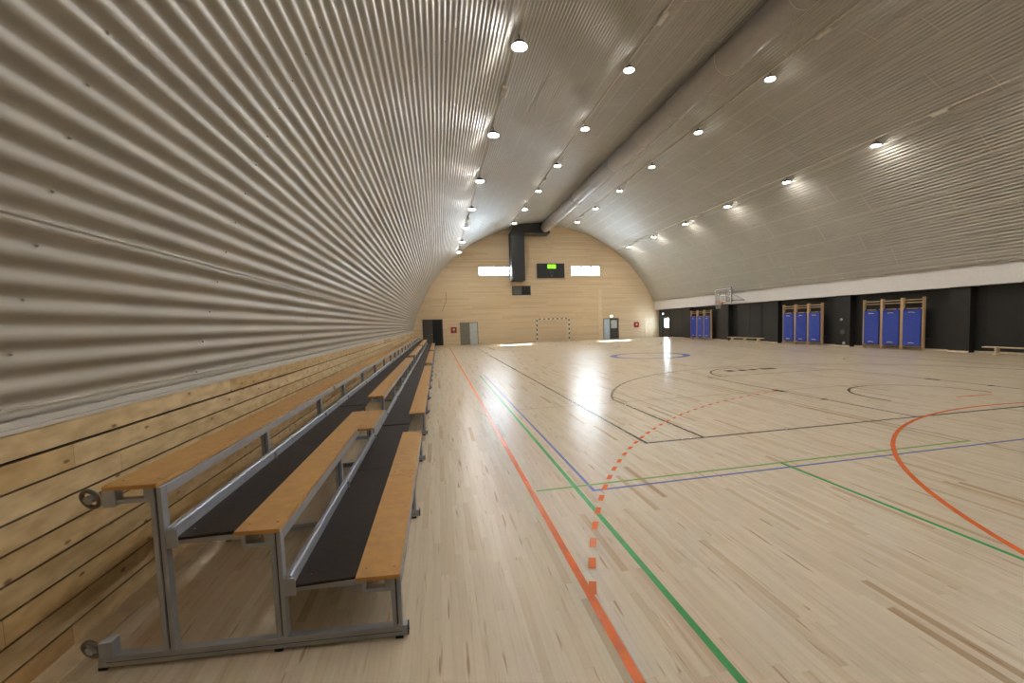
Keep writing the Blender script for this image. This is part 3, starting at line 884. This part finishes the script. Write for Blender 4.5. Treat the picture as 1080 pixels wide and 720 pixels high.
# ------------------------------------------------------------------ basketball hoop
root = thing('basketball_hoop', 'white basketball backboard and hoop on arms from the white beam', 'basketball hoop', (19.2, 27.45, 2.6))
c = MB(); c.box(-0.015, 0.0, -0.9, 0.9, 0.03, 1.08, 'acrylic'); c.build('backboard', root)
c = MB()
for q in ((-0.9, 0.9, 0.03, 0.08), (-0.9, 0.9, 1.03, 1.08), (-0.9, -0.85, 0.03, 1.08), (0.85, 0.9, 0.03, 1.08)): c.box(-0.025, -0.015, q[0], q[1], q[2], q[3], 'fitting_white')
for q in ((-0.3, 0.3, 0.18, 0.23), (-0.3, 0.3, 0.6, 0.65), (-0.3, -0.25, 0.18, 0.65), (0.25, 0.3, 0.18, 0.65)): c.box(-0.025, -0.015, q[0], q[1], q[2], q[3], 'fitting_white')
c.build('board_border', root)
c = MB()
for q in ((-0.92, 0.92, 0.0, 0.04), (-0.92, 0.92, 1.07, 1.11), (-0.92, -0.88, 0.0, 1.11), (0.88, 0.92, 0.0, 1.11), (-0.38, -0.34, 0.0, 1.11), (0.34, 0.38, 0.0, 1.11)): c.box(0.0, 0.04, q[0], q[1], q[2], q[3], 'dark_body')
c.build('steel_frame', root)
for sy in (-0.36, 0.36):
    c = MB(); c.tube([(0.04, sy, 0.25), (1.25, sy*1.6, 0.25)], 0.03, 'frame_grey'); c.tube([(0.04, sy, 0.9), (1.25, sy*1.6, 0.85)], 0.025, 'frame_grey')
    c.tube([(0.04, sy, 0.9), (1.25, sy*1.6, 0.25)], 0.02, 'frame_grey'); c.build('support_arm', root)
c = MB(); c.box(-0.16, -0.02, -0.07, 0.07, 0.0, 0.16, 'line_orange'); c.torus((-0.39, 0, 0.12), (0, 0, 1), 0.225, 0.012, 'line_orange', n=28); c.build('rim', root)
c = MB()
for i in range(12):
    t0 = 2*math.pi*i/12; t1 = t0+0.26
    for sg_ in (1, -1):
        pts = [(-0.39+rr*math.cos(t0+sg_*dt), rr*math.sin(t0+sg_*dt), 0.11-zz) for rr, dt, zz in ((0.225, 0, 0), (0.19, 0.26, 0.13), (0.15, 0.52, 0.26), (0.13, 0.78, 0.40))]
        c.tube(pts, 0.006, 'net', n=4)
c.build('net', root)

# ------------------------------------------------------------------ fittings on the black pilaster
def roundfit(name, z, r, mat, label, cat, y):
    root = thing(name, label, cat, (20.64, y, z))
    c = MB(); c.tube([(0, 0, 0), (-0.03, 0, 0), (-0.045, 0, 0)], [r, r, r*0.8], mat, n=20); c.build('cover', root)
    c = MB(); c.tube([(-0.045, 0, 0), (-0.05, 0, 0)], r*0.35, 'dark_body', n=12); c.build('button', root)
roundfit('wall_speaker', 1.41, 0.06, 'fitting_white', 'small round white fitting at head height on the black pilaster', 'wall fitting', 19.45)
roundfit('wall_speaker', 0.76, 0.13, 'dark_body', 'large dark round fitting at mid height on the black pilaster', 'wall fitting', 19.35)
roundfit('wall_socket', 0.18, 0.07, 'fitting_white', 'round white floor-level socket low on the black pilaster', 'socket', 19.28)
